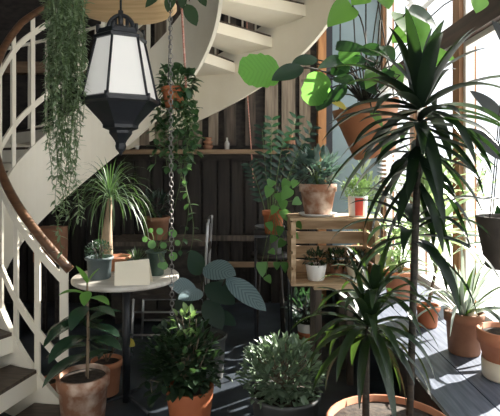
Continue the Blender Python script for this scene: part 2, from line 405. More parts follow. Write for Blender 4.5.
# handrail
def rx(t): return .26*min(1, max(0, (215-t)/60))
pts = []; t = 272
while t >= T1: pts.append(cyl(t, ri(t)+.015, tz(t)+.90+rx(t))); t -= 3
MB().tube([p for p in pts], .027, 10).build('handrail', M['rail'], st)
for (off, r_) in ((.80, .013), (.33, .014)):
    pts = []; t = 270
    while t >= T1: pts.append(cyl(t, ri(t)+.015, tz(t)+off+rx(t)*off)); t -= 3
    m = MB()
    for a, b_ in zip(pts[:-1], pts[1:]): m.bar(a, b_+(b_-a)*.03, .014, .042)
    m.build('lower_rail', M['stair'], st)
t = 269
while t > T1:
    r = ri(t)+.015; z0 = max(0, tz(t)+.05)
    tang = Vector((-math.sin(R(t)), math.cos(R(t)), 0)); rad = Vector((math.cos(R(t)), math.sin(R(t)), 0))
    zt_ = tz(t)+.89+rx(t); c = cyl(t, r, (z0+zt_)/2)
    MB().obox(c, tang*(.024 if t > 268 else .018), rad*.006, (0, 0, (zt_-z0)/2)).build('baluster', M['stair'], st); t -= 13.5
pts = []; t = 205
while t >= T1: pts.append(cyl(t, RO+.015, tz(t)+.95)); t -= 3
MB().tube(pts, .018, 8).build('outer_handrail', M['stair'], st)
t = 203
while t > T1:
    c0 = cyl(t, RO+.015, tz(t)+.05); MB().bar(c0, cyl(t, RO+.015, tz(t)+.95), .012, .02).build('outer_baluster', M['stair'], st); t -= 5.2
struct('trim_31', box((XL, YB-.12, 2.50), (-1.75, YB, 2.62)), M['shelfwood'])
struct('trim_30', box((.75, 2.3, 3.42), (XR, 3.35, 3.6)), M['pale'])     # upper landing

# ------------------------------------------------------------ round table with its hanging disc above, chain, lantern
TX, TY, TZ, TRr = -.765, 2.97, .80, .322
tb = thing('round_table', 'round pale topped table carrying small pots and a card', 'table', (TX, TY, 0))
MB().lathe((TX, TY, 0), [(.02, TZ-.03), (TRr-.012, TZ-.03), (TRr, TZ-.022), (TRr, TZ-.006), (TRr-.006, TZ), (.001, TZ)], 56).build('tabletop', M['table'], tb)
MB().lathe((TX, TY, 0), [(.024, .02), (.024, TZ-.03)], 16).build('column', M['iron'], tb)
for a in (80, 200, 320):
    d = Vector((math.cos(R(a)), math.sin(R(a)), 0)); p0 = Vector((TX, TY, .06))
    MB().tube([p0, p0+d*.1+Vector((0, 0, -.02)), p0+d*.22+Vector((0, 0, -.048))], [.014, .012, .011], 8).build('foot', M['iron'], tb)

DX, DY, DZ = -.775, 2.93, 2.41
dk = thing('hanging_disc', 'round pale wooden disc hanging above the lantern', 'shelf', (DX, DY, DZ))
MB().lathe((DX, DY, DZ), [(.001, 0), (.20, 0), (.29, .012), (.325, .035), (.325, .05), (.001, .05)], 56).build('board', M['disc'], dk)
for a in (75, 195, 315):
    d = Vector((math.cos(R(a)), math.sin(R(a)), 0))*.29
    MB().tube([Vector((DX, DY, DZ+.05))+d, Vector((DX, DY, ZC))+d*.1], .004, 5).build('suspension_cord', M['cordpale'], dk)

def chain(a, b, link=.034, r=.0024):
    m = MB(); a, b = Vector(a), Vector(b); d = (b-a).normalized(); n = int((b-a).length/(link*.72))
    for i in range(n):
        c = a+d*(i+.5)*link*.72; s = Vector((1, .25, 0)) if i % 2 else Vector((-.25, 1, 0)); s.normalize()
        m.torus(c, s*link*.30, d*link*.46, r, 12, 5)
    return m
ca, cb = Vector((-.440, 2.58, ZC)), Vector((-.416, 2.56, .66))
tag(chain(ca, cb).build('hanging_chain', M['chain'], loc=ca), 'long metal chain hanging down past the edge of the round table', 'chain')

# lantern
LX, LY = -.70, 2.60
S = 2.60/480
def lz(py): return EYE-(py-HY)*S-.018
ln = thing('lantern', 'large black framed lantern with white opal glass', 'lantern', (LX, LY, lz(20)))
ph = R(26); zt, zb = lz(37), lz(97)
rt, rb = 24*S, 37.5*S
MB().lathe((LX, LY, 0), [(rb-.006, zb), (rt-.006, zt)], 6, smooth=False, phase=ph).build('glass_shade', M['glass_white'], ln)
fr_ = MB()
def hexp(r, z, k): a = 2*PI*k/6+ph; return Vector((LX+r*math.cos(a), LY+r*math.sin(a), z))
for k in range(6):
    fr_.tube([hexp(rb, zb, k), hexp(rt, zt, k)], .007, 6)
fr_.build('corner_bars', M['iron'], ln)
MB().lathe((LX, LY, 0), [(rt-.03, zt-.004), (rt+.012, zt-.004), (rt+.014, zt+.012), (rt-.002, zt+.02), (rt-.004, zt+.045), (rt-.05, zt+.06), (.02, zt+.06)], 6, smooth=False, phase=ph).build('top_cap', M['iron'], ln)
MB().lathe((LX, LY, 0), [(.004, lz(152)), (.012, lz(149)), (.026, lz(146)), (.030, lz(143)), (.026, lz(140)), (.034, lz(137)), (.062, lz(130)), (.062, lz(127.5)), (.095, lz(125)), (.095, lz(122)), (.105, lz(119)), (rb-.012, lz(102)), (rb+.012, lz(100)), (rb+.014, lz(96.5)), (rb-.004, zb+.012), (.03, zb+.004)], 6, smooth=False, phase=ph).build('lower_bowl', M['iron'], ln)
for k in range(6):
    p = hexp(rt-.01, zt+.03, k); MB().tube([p, p+Vector((0, 0, .04))], .010, 6).build('upper_finial', M['iron'], ln)
    q = hexp(rb+.006, zb+.0, k); MB().tube([q+Vector((0, 0, -.015)), q+Vector((0, 0, .02))], .012, 6).build('lower_finial', M['iron'], ln)
br = MB(); ztc = zt+.06
arch = [Vector((LX+.068*math.cos(a), LY, ztc+.0+.075*math.sin(a))) for a in [PI*i/12 for i in range(13)]]
br.tube(arch, .012, 8); br.tube([Vector((LX, LY, ztc)), Vector((LX, LY, ztc+.10))], .014, 8)
br.tube([Vector((LX-.03, LY, ztc-.01)), Vector((LX-.03, LY, ztc+.06))], .01, 8); br.tube([Vector((LX+.035, LY, ztc-.01)), Vector((LX+.035, LY, ztc+.06))], .01, 8)
br.build('hanger_bracket', M['iron'], ln)
MB().tube([Vector((LX, LY, ztc+.09)), Vector((LX, LY, ZC))], .006, 6).build('suspension_rod', M['iron'], ln)

# ------------------------------------------------------------ pots
def pot_mesh(c, rt, rb, h, rim=.03, n=32, A=None, th=.012):
    o = .008 if rim else 0
    p = [(.001, 0), (rb*.92, 0), (rb, .006)]
    if rim: p += [(rt-o-.002, h-rim), (rt, h-rim+.002), (rt+.002, h-.003), (rt-.003, h)]
    else: p += [(rt, h-.003), (rt-.002, h)]
    p += [(rt-th, h), (rt-th-.004, h-.03), (rt*.3, h-.032)]
    return MB().lathe(c, p, n, A)
def pot(name, label, cat, c, rt, rb, h, m, rim=.03, group=None, saucer=None, A=None):
    c = Vector(c)
    root = thing(name, label, cat, c, group)
    zs = 0
    if saucer:
        zs = .012; MB().lathe(c, [(.001, 0), (rt*.85, 0), (rt*1.05, .02), (rt*1.02, .02), (rt*.8, .008), (.001, .008)], 32).build('saucer', saucer, root)
    cc = c+Vector((0, 0, zs*.7))
    pot_mesh(cc, rt, rb, h, rim, A=A).build('pot', m, root)
    top = cc+(A or Matrix.Identity(3)) @ Vector((0, 0, h-.022))
    sm = MB().lathe(top, [(rt-.016, -.008), (rt-.018, 0), (rt*.5, .006), (.001, .009)], 24, A); sm.build('soil', M['soil'], root)
    root['_top'] = list(top)
    return root
def top(root): return Vector(root['_top'])
def rdir(a, e): return Vector((math.cos(a)*math.cos(e), math.sin(a)*math.cos(e), math.sin(e)))
U = random.uniform

def rosette(m, c, n, L, W, e0=10, e1=85, droop=1.0, shape='strap', fold=.3, seg=9, r0=.01, zspread=0):
    for i in range(n):
        f = i/max(1, n-1); a = i*2.39996+U(-.25, .25); e = R(e0+(e1-e0)*f+U(-7, 7))
        l = L*U(.78, 1.08)*(1-.25*f)
        d = rdir(a, e); m.leaf(Vector(c)+Vector((math.cos(a)*r0, math.sin(a)*r0, zspread*f)), d, l, W*U(.85, 1.1), droop*U(.75, 1.2)*(1-.35*f), shape, seg, fold)
def bush(leafs, stems, c, rad, n, L, W, base, shape='ovate', nst=9, droop=.4, seg=4, fill=.55, rs=.004, fold=.25, updir=.4):
    c = Vector(c); base = Vector(base); tips = []
    for i in range(nst):
        a = i*2.4+U(-.3, .3); e = R(U(5, 85)); p = c+Vector((rad[0]*math.cos(a)*math.cos(e), rad[1]*math.sin(a)*math.cos(e), rad[2]*math.sin(e)))*U(.6, .85)
        mid = base.lerp(p, .5)+Vector((U(-.02, .02), U(-.02, .02), .03)); tips.append((base, mid, p))
        stems.tube([base+Vector((U(-.015, .015), U(-.015, .015), -.02)), mid, p], [rs, rs*.8, rs*.5], 6)
    for i in range(n):
        u = U(-1, 1); a = U(0, 2*PI); q = math.sqrt(1-u*u); k = U(fill, 1)**.6
        d = Vector((q*math.cos(a), q*math.sin(a), u)); p = c+Vector((d.x*rad[0], d.y*rad[1], d.z*rad[2]))*k
        dd = (d+Vector((U(-.7, .7), U(-.7, .7), U(-.4, .6)+updir))).normalized()
        s = U(.7, 1.15); leafs.leaf(p-dd*L*s*.5, dd, L*s, W*s, droop, shape, seg, fold)
def vines(leafs, stems, c, n, length, spread, L, W, shape='lance', step=.03, per=2, wob=.03, lens=None, rs=.0015, outw=.5, seg=4):
    c = Vector(c)
    for i in range(n):
        a = i*2.4+U(-.4, .4); r = spread*math.sqrt(U(.1, 1)); ln_ = (lens[i % len(lens)] if lens else length)*U(.82, 1.04)
        p = c+Vector((math.cos(a)*spread*.3, math.sin(a)*spread*.3, 0)); pts = [p.copy()]; k = int(ln_/step)+1; t_ = Vector((math.cos(a)*r, math.sin(a)*r, 0))
        ph1, ph2 = U(0, 6), U(0, 6)
        for j in range(1, k+1):
            f = j/k; out = min(1, f*5)
            q = c+t_*out+Vector((math.sin(f*ln_*9+ph1)*wob, math.cos(f*ln_*8+ph2)*wob, (.03*math.sin(min(1, f*6)*PI)) - f*ln_))
            pts.append(q)
            for _ in range(per):
                b = U(0, 2*PI); d = Vector((math.cos(b), math.sin(b), U(-1.1, .4))).normalized()
                s = U(.65, 1.2); leafs.leaf(q, d, L*s, W*s, outw, shape, seg, .2)
        stems.tube(pts, rs, 4)

# ------------------------------------------------------------ plants around the staircase
# trailing plant, upper left
c = at(66, -30, 2.45)
root = thing('hanging_plant', 'long trailing plant with small narrow leaves hanging beside the handrail', 'plant', (c.x, c.y, c.z-.12))
pot_mesh((c.x, c.y, c.z-.12), .10, .08, .13).build('pot', M['greypot'], root)
MB().lathe((c.x, c.y, c.z-.02), [(.085, -.01), (.001, 0)], 20).build('soil', M['soil'], root)
lf, sm = MB(), MB()
tb_ = (c.x, c.y-.01, c.z+.01)
vines(lf, sm, tb_, 34, 1.2, .085, .040, .013, step=.022, per=2, wob=.016, lens=[.95, 1.1, .8, 1.0, .65, .9], outw=.2, seg=3)
vines(lf, sm, tb_, 22, 1.2, .095, .044, .014, step=.022, per=2, wob=.02, lens=[.35, .5, .6], outw=.2, seg=3)
vines(lf, sm, tb_, 8, 1.2, .05, .044, .015, step=.026, per=2, wob=.03, lens=[1.40, 1.52, 1.28], outw=.2, seg=3)
lf.build('foliage', LM['trail'], root); sm.build('stems', M['greenstem'], root)
mc = MB()
for a in (0, 120, 240):
    d = Vector((math.cos(R(a)), math.sin(R(a)), 0))*.095
    mc.tube([Vector((c.x, c.y, c.z))+d, Vector((c.x, c.y, c.z+.5))], .002, 4)
mc.tube([Vector((c.x, c.y, c.z+.5)), Vector((c.x, c.y, ZC))], .002, 4); mc.build('hanger_cord', M['cord'], root)

# small hanging plant behind the chain
c = at(174, 108, 2.79)
root = thing('hanging_plant', 'small hanging plant in a red pot with waxy leaves, behind the chain', 'plant', c)
pot_mesh(c, .075, .05, .12).build('pot', M['orangepot'], root)
MB().lathe(c+Vector((0, 0, .105)), [(.06, 0), (.001, .01)], 18).build('soil', M['soil'], root)
lf, sm = MB(), MB()
cc = c+Vector((.02, 0, .12))
bush(lf, sm, cc+Vector((.0, 0, .02)), (.125, .09, .125), 150, .065, .040, cc, nst=8, droop=.7, updir=-.1)
vines(lf, sm, cc, 20, .4, .13, .062, .038, 'ovate', step=.045, per=2, wob=.02, lens=[.36, .52, .25, .42], seg=4)
vines(lf, sm, cc+Vector((.02, 0, 0)), 3, .8, .06, .05, .03, 'ovate', step=.07, per=1, wob=.03, lens=[.95, .75], seg=4)
lf.build('foliage', LM['hoya'], root); sm.build('stems', M['greenstem'], root)
hk = Vector((c.x+.005, c.y, 3.1))
for i, a in enumerate((10, 130, 250)):
    d = Vector((math.cos(R(a)), math.sin(R(a)), 0))*.07
    MB().tube([c+Vector((0, 0, .12))+d, hk], .0035 if i else .007, 6).build('hanger_cord', M['cordred'] if i == 0 else M['cord'], root)
MB().tube([hk, Vector((hk.x, hk.y, ZC))], .005, 6).build('hanger_cord', M['cordred'], root)

# dark leaved plant at top, right of disc
c = at(180, -28, 2.7)
root = thing('hanging_plant', 'dark broad leaf hanging in at the top edge beside the disc', 'plant', (c.x, c.y, c.z))
pot_mesh((c.x, c.y, c.z), .09, .07, .12).build('pot', M['greypot'], root)
lf = MB(); sm = MB()
for (px, py, qx, qy, L, W) in ((186, 4, 197, 26, .14, .075), (172, -6, 168, 10, .11, .06), (198, -8, 205, 4, .1, .05), (160, -8, 148, 4, .12, .05), (183, -8, 182, 8, .1, .05)):
    a_, b_ = at(px, py, 2.58), at(qx, qy, 2.56); sm.tube([c+Vector((0, -.06, .12)), a_+Vector((0, 0, .05)), a_], .003, 5)
    lf.leaf(a_, b_-a_, L, W, .1, 'ovate', 6, .15, up=(0, -1, .2))
lf.build('foliage', LM['bush'], root); sm.build('stems', M['greenstem'], root)
MB().tube([c+Vector((0, 0, .0)), Vector((c.x, c.y, ZC))], .003, 5).build('hanger_cord', M['cord'], root)

# ---- things on the round table
c = (-.905, 2.885, TZ)
root = pot('potted_plant', 'fine leaved dark cushion plant in a blue grey pot, left on the table', 'plant', c, .082, .066, .13, M['bluepot'], .018, 'small pots on the round table')
lf, sm = MB(), MB(); bush(lf, sm, top(root)+Vector((0, 0, .055)), (.085, .085, .07), 420, .022, .009, top(root), 'lance', nst=14, seg=2, rs=.002)
lf.build('foliage', LM['calathead'], root); sm.build('stems', M['darkstem'], root)
c = (-.585, 2.98, TZ)
root = pot('potted_plant', 'round leaved plant in a dark green pot, right on the table', 'plant', c, .064, .05, .15, M['greenpot'], .015, 'small pots on the round table')
lf, sm = MB(), MB(); tt = top(root)
for (px, py, r_) in ((170, 230, .05), (172, 252, .05), (160, 262, .035), (152, 240, .05), (158, 228, .04), (166, 262, .045), (145, 236, .035), (176, 240, .035), (150, 228, .03), (163, 242, .04)):
    p = at(px, py, 2.9+U(-.05, .06)); sm.tube([tt, tt.lerp(p, .5)+Vector((0, 0, .03)), p], .0022, 5)
    d = Vector((U(-.3, .5), U(-.3, .1), U(-1, -.2))); lf.leaf(p, d, r_*1.1, r_, .1, 'round', 6, .1, up=(.2, -1, .4))
lf.build('foliage', LM['pothos'], root); sm.build('stems', M['greenstem'], root)
c = (-.865, 3.13, TZ)
root = pot('ponytail_palm', 'ponytail palm with swollen trunk and thin arching leaves on the table', 'plant', c, .085, .065, .09, M['terra'], .02)
tt = top(root); tr0 = at(106, 243, 3.13); tr1 = at(110, 200, 3.12)
MB().tube([Vector((tr0.x, tr0.y, tt.z-.02)), Vector((tr0.x, tr0.y, tt.z+.03)), tr0.lerp(tr1, .35), tr0.lerp(tr1, .7), tr1, tr1+Vector((0, 0, .02))], [.035, .045, .030, .020, .017, .008], 12).build('trunk', M['palebark'], root)
lf = MB(); rosette(lf, tr1, 105, .42, .009, 5, 80, 3.2, 'strap', .2, 12, .006, .03); lf.build('foliage', LM['palm'], root)
c = (-.735, 3.12, TZ)
root = pot('potted_plant', 'small spiky succulent in a grey bowl behind the card', 'plant', c, .06, .045, .07, M['greypot'], .012, 'small pots on the round table')
lf = MB(); rosette(lf, top(root), 34, .14, .012, 15, 85, .7, 'strap', .3, 6); lf.build('foliage', LM['palm'], root)
# card, a folded tent
cx = -.665; y0, y1 = 2.69, 2.77
root = thing('table_card', 'folded cream paper card with faint writing standing on the table', 'card', (cx, 2.73, TZ))
P0, P1 = Vector((cx-.095, y0+.0, TZ+.001)), Vector((cx+.10, y0+.02, TZ+.001)); Tp0, Tp1 = Vector((cx-.105, 2.735, TZ+.125)), Vector((cx+.085, 2.755, TZ+.140)); B0, B1 = P0+Vector((0, .085, 0)), P1+Vector((0, .085, 0))
def sheet(m, a, b_, c_, d_, th=.0015):
    n = (b_-a).cross(d_-a).normalized()*th
    m.add([a, b_, c_, d_, a+n, b_+n, c_+n, d_+n], [(0, 1, 2, 3), (7, 6, 5, 4), (0, 4, 5, 1), (1, 5, 6, 2), (2, 6, 7, 3), (3, 7, 4, 0)], smooth=False)
m = MB(); sheet(m, P0, P1, Tp1, Tp0); sheet(m, B0, B1, Tp1, Tp0); m.build('folded_paper', M['card'], root)
m = MB(); rr = random.Random(5)
nrm = (P1-P0).cross(Tp0-P0).normalized()*-.0004
for i in range(6):
    v = .84-i*.13; u = .12
    while u < .84:
        w_ = rr.uniform(.03, .1); 
        def q(u, v): return (P0.lerp(P1, u)).lerp(Tp0.lerp(Tp1, u), v)+(nrm if nrm.y < 0 else -nrm)
        m.add([q(u, v), q(u+w_, v), q(u+w_, v+.028), q(u, v+.028)], [(0, 1, 2, 3)], smooth=False); u += w_+.025
m.build('written_lines', M['ink'], root)

# ---- back: low cabinet with a terracotta pot
cb_ = thing('low_cabinet', 'dark wooden cabinet by the back wall behind the table', 'cabinet', (-.85, 4.7, 0))
box((-1.30, 4.5, .06), (-.42, 4.98, .74)).build('body', M['darkwood'], cb_); box((-1.33, 4.47, .74), (-.39, 5.0, .78)).build('cabinet_top', M['plank'], cb_)
box((-1.27, 4.48, .1), (-.87, 4.5, .7)).build('door', M['darkwood'], cb_); box((-.85, 4.48, .1), (-.45, 4.5, .7)).build('door', M['darkwood'], cb_)
for x in (-1.27, -.51): box((x, 4.52, 0), (x+.06, 4.94, .06)).build('foot', M['darkwood'], cb_)
c = at(157, 235, 4.65); c.z = .78
root = pot('potted_plant', 'terracotta pot of dark leaves on the cabinet behind the table', 'plant', c, .125, .10, .22, M['terra_dark'], .05)
lf, sm = MB(), MB(); bush(lf, sm, top(root)+Vector((0, 0, .13)), (.17, .15, .15), 110, .10, .03, top(root), 'lance', nst=9, seg=4); lf.build('foliage', LM['calathead'], root); sm.build('stems', M['darkstem'], root)
c = at(52, 240, 4.2)
root = thing('wall_planter', 'brown wooden planter behind the long trailing plant', 'planter', (c.x, c.y+.1, 0))
m = MB(); m.box((c.x-.12, c.y-.1, .66), (c.x+.10, c.y+.10, .95)); m.build('box', M['terra_dark'], root)
m = MB(); [m.box((c.x+dx, c.y+dy, 0), (c.x+dx+.03, c.y+dy+.03, .66)) for dx in (-.11, .06) for dy in (-.09, .06)]; m.build('legs', M['darkwood'], root)

# ---- metal chair, seen side on behind the table, facing left
X0, X1, Ya, Yb = -.93, -.36, 3.75, 4.12
ch = thing('metal_chair', 'metal chair with pale tubular frame standing in the dark behind the table', 'chair', (-.65, 3.93, 0))
for y in (Ya, Yb):
    MB().tube([(X1+.03, y, 0), (X1, y, .44), (X1+.02, y, .85), (X1+.03, y, 1.03), (X1+.035, y+(.025 if y == Ya else -.025), 1.06)], .011, 8).build('rear_leg', M['metal'], ch)
    MB().tube([(X0-.0, y, 0), (X0+.02, y, .45)], .011, 8).build('front_leg', M['metal'], ch)
    MB().tube([(X0, y, .16), (X1+.02, y, .16)], .008, 6).build('stretcher', M['metal'], ch)
    MB().tube([(X0+.02, y, .34), (X1, y, .34)], .008, 6).build('stretcher', M['metal'], ch)
m = MB(); m.box((X0, Ya-.01, .445), (X1+.02, Yb+.01, .48)); m.build('seat', M['darkwood'], ch)
for z in (.78, 1.0): box((X1+.012, Ya, z), (X1+.028, Yb, z+.06)).build('back_slat', M['darkwood'], ch)

# ---- floor plants
# rubber plant
c = (-.885, 2.55, 0)
root = pot('rubber_plant', 'rubber plant with broad glossy leaves in a weathered terracotta pot by the stair foot', 'plant', c, .135, .10, .37, M['terra_old'], .065)
tt = top(root); sm = MB(); sm.tube([tt+Vector((.02, 0, -.02)), tt+Vector((.025, 0, .25)), tt+Vector((.02, 0, .52))], [.010, .008, .005], 8)
sm.tube([tt+Vector((.035, -.03, -.02)), tt+Vector((.03, -.02, .34))], .005, 6)
sm.build('stem', M['palebark'], root)
ax_ = tt+Vector((.022, -.005, 0)); lf, l2 = MB(), MB()
for (z, dx, dy, dz, L, W, dr) in ((.12, -.75, -.5, -.15, .26, .105, .9), (.17, -1, -.1, .05, .24, .10, .9), (.22, -.5, -.8, .1, .25, .10, 1.0), (.20, .95, -.35, .2, .22, .09, .8), (.27, .9, -.3, .1, .21, .08, .7), (.30, .8, .5, .4, .2, .08, .8),
        (.33, -.9, .1, -.1, .26, .10, 1.0), (.31, -.6, -.6, 0, .26, .10, 1.0), (.26, .1, 1, .2, .22, .09, .8), (.10, .5, .7, .1, .2, .08, .7), (.36, .9, -.4, .25, .19, .075, .8), (.38, -.2, -1, -.1, .18, .075, 1.1)):
    lf.leaf(ax_+Vector((0, 0, z)), (dx, dy, dz), L, W*1.2, dr, 'ovate', 8, .22)
for (z, dx, dy, dz, L, W, dr) in ((.44, -.7, -.4, .4, .15, .07, .9), (.42, .75, -.5, .25, .18, .07, .8), (.50, -.3, -.5, 1, .13, .055, .3), (.50, .5, .2, .8, .10, .045, .4), (.46, .2, -1, -.2, .13, .06, .5)):
    l2.leaf(ax_+Vector((0, 0, z)), (dx, dy, dz), L, W, dr, 'ovate', 8, .22)
lf.build('foliage', LM['rubber'], root); l2.build('young_leaves', LM['rubberl'], root)
# smaller terracotta behind it
c = (-.93, 3.12, 0)
root = pot('potted_plant', 'smaller terracotta pot behind the rubber plant with one yellow leaf', 'plant', c, .10, .075, .22, M['terra'], .04)
lf, sm = MB(), MB(); tt = top(root)
for i in range(9):
    a = i*2.4; sm.tube([tt, tt+rdir(a, R(60))*.12], .0025, 5); lf.leaf(tt+rdir(a, R(60))*.1, rdir(a, R(30)), .20, .06, 1.0, 'ovate', 6, .2)
sm.tube([tt, at(120, 330, 3.0)], .003, 5); y_ = at(126, 340, 2.98); sm.tube([tt, y_+Vector((-.03, 0, .06)), y_], .002, 5)
lf.build('foliage', LM['calathead'], root); sm.build('stems', M['bark'], root)
m = MB(); m.leaf(y_, (1, -.3, -.4), .07, .05, .3, 'ovate', 6, .1, up=(0, -1, .3)); m.build('yellow_leaf', leafmat('yellow_leaf', (.6, .5, .08), (.62, .52, .1), .4, .3, (.8, .7, .1)), root)
# pale pot hidden behind newel
c = at(50, 392, 3.0); c.z = 0
root = pot('flower_pot', 'small pinkish clay pot half hidden behind the stair railing', 'pot', c, .08, .06, .14, M['terra'], .03)
# bushy plant in orange pot
c = (-.325, 2.6, 0)
root = pot('potted_plant', 'bushy dark green plant in a bright orange terracotta pot', 'plant', c, .130, .095, .28, M['orangepot'], 0)
tt = top(root); lf, l2, sm = MB(), MB(), MB()
bush(lf, sm, tt+Vector((-.045, 0, .17)), (.225, .20, .23), 820, .058, .034, tt, nst=16, droop=.5, fill=.25, rs=.005)
for i in range(9): 
    a = U(0, 6.28); p = tt+Vector((math.cos(a)*.2-.02, math.sin(a)*.1-.03, U(.02, .12))); lf.leaf(p, (math.cos(a), math.sin(a), -.4), .07, .045, .5)
lf.leaf(at(155, 392, 2.5), (-1, -.3, -.2), .065, .05, .3, 'round'); lf.leaf(at(149, 396, 2.5), (.3, -.3, -1), .06, .045, .3, 'round'); sm.tube([tt, at(150, 380, 2.5), at(152, 394, 2.5)], .003, 5)
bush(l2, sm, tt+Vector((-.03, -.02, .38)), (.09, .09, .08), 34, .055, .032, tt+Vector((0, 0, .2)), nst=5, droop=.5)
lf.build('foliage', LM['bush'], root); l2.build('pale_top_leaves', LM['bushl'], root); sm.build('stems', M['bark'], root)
# ribbed-leaf plant
c = (-.30, 3.35, 0)
root = pot('potted_plant', 'large leaved plant with ribbed blue grey leaves spreading beside the table', 'plant', c, .14, .11, .30, M['greypot'], .02)
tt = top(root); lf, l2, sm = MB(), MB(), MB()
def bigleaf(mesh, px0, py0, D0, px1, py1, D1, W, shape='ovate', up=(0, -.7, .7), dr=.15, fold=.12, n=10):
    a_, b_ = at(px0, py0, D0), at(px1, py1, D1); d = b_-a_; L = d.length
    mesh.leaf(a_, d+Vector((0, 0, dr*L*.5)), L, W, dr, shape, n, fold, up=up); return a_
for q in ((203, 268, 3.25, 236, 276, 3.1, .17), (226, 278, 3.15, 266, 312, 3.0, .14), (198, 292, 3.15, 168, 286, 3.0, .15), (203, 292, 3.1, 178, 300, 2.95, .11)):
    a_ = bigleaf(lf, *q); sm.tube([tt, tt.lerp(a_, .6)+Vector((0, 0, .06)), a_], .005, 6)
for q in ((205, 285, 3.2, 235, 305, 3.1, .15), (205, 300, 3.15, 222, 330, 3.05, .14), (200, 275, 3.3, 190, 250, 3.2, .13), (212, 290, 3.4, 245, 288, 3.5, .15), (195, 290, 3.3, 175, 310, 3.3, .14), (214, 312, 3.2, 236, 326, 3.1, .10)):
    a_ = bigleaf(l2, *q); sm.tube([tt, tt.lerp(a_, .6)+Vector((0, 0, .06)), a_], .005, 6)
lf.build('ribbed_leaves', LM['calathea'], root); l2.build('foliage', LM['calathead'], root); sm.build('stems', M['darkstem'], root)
# jade bush
c = (.185, 2.5, 0)
root = pot('jade_plant', 'spreading jade plant with small fleshy leaves in a dark grey tub', 'plant', c, .185, .15, .30, M['greypot'], .02)
tt = top(root); lf, sm = MB(), MB()
bush(lf, sm, tt+Vector((-.02, -.02, .13)), (.225, .19, .19), 900, .055, .027, tt, 'ovate', nst=26, droop=.2, seg=3, fill=.3, rs=.007, fold=.4)
lf.build('foliage', LM['jade'], root); sm.build('stems', M['bark'], root)
# banded pot
c = (.475, 3.95, 0)
root = pot('potted_plant', 'white pot with a terracotta band and dark leaves on the floor under the crate', 'plant', c, .088, .07, .20, M['white'], .0)
MB().lathe(c, [(.0715, .07), (.0775, .07), (.0830, .13), (.077, .13)], 32, closed=True).build('band', M['orangepot'], root)
lf, sm = MB(), MB(); bush(lf, sm, top(root)+Vector((-.02, 0, .14)), (.17, .14, .17), 90, .11, .04, top(root), 'lance', nst=9); lf.build('foliage', LM['calathead'], root); sm.build('stems', M['darkstem'], root)

# ------------------------------------------------------------ crate and its stand
CX0, CX1, CY0, CY1, CZ0, CZ1 = .275, .865, 3.2, 3.56, .675, 1.13
sd_ = thing('plant_stand', 'low wooden stool holding up the crate', 'stool', (.5, 3.4, 0))
box((.43, 3.22, .645), (.71, 3.54, .674)).build('seat', M['crate'], sd_)
for x in (.44, .655):
    for y in (3.23, 3.49): box((x, y, 0), (x+.042, y+.042, .645)).build('leg', M['plank'], sd_)
cr8 = thing('wooden_crate', 'slatted wooden crate standing on its side with pots in and on it', 'crate', ((CX0+CX1)/2, 3.38, CZ0))
t_ = .016
def crate_boards(name, fn): 
    m = MB(); fn(m); m.build(name, M['crate'], cr8)
crate_boards('bottom_board', lambda m: [m.box((CX0, CY0+i*.122, CZ0), (CX1, CY0+i*.122+.112, CZ0+t_)) for i in range(3)])
crate_boards('top_board', lambda m: [m.box((CX0-.008, CY0-.01+i*.126, CZ1-t_), (CX1+.008, CY0-.01+i*.126+.12, CZ1)) for i in range(3)])
def sidep(x):
    def f(m):
        for i in range(3): m.box((x, CY0+.01+i*.122, CZ0+t_), (x+.012, CY0+.01+i*.122+.095, CZ1-t_))
    return f
def sideslats(x):
    def f(m):
        h = (CZ1-CZ0-2*t_)
        for i in range(4): m.box((x, CY0, CZ0+t_+i*h/4+.005), (x+.011, CY1, CZ0+t_+(i+1)*h/4-.012))
        m.box((x+(.011 if x < .5 else -.02), CY0, CZ0+t_), (x+(.031 if x < .5 else 0), CY0+.035, CZ1-t_)); m.box((x+(.011 if x < .5 else -.02), CY1-.05, CZ0+t_), (x+(.031 if x < .5 else 0), CY1-.012, CZ1-t_))
    return f
crate_boards('side_panel', sideslats(CX0)); crate_boards('side_panel', sideslats(CX1-.011))
def backs(m):
    h = (CZ1-CZ0-2*t_)
    for i in range(4): m.box((CX0+.012, CY1-.012, CZ0+t_+i*h/4+.004), (CX1-.012, CY1, CZ0+t_+(i+1)*h/4-.013))
crate_boards('back_panel', backs)
zi = CZ0+t_
for i, (px, D, rt, h, m_, lab, n_) in enumerate(((316, 3.32, .073, .11, M['white'], 'white pot of dark leaves inside the crate, left', 0), (357, 3.34, .075, .10, M['cream'], 'cream pot of dark leaves inside the crate, right', 1), (337, 3.44, .06, .09, M['terra_dark'], 'small brown pot between the two pale pots in the crate', 2))):
    c = ((px-HX)/F*D, D, zi); root = pot('potted_plant', lab, 'plant', c, rt, rt*.78, h, m_, 0 if i != 2 else .02, 'small pots inside the crate')
    lf, sm = MB(), MB(); bush(lf, sm, top(root)+Vector((0, 0, .06)), (.09, .08, .075), 150, .045, .018, top(root), nst=8, seg=3, rs=.002); lf.build('foliage', LM['bush'], root); sm.build('stems', M['darkstem'], root)
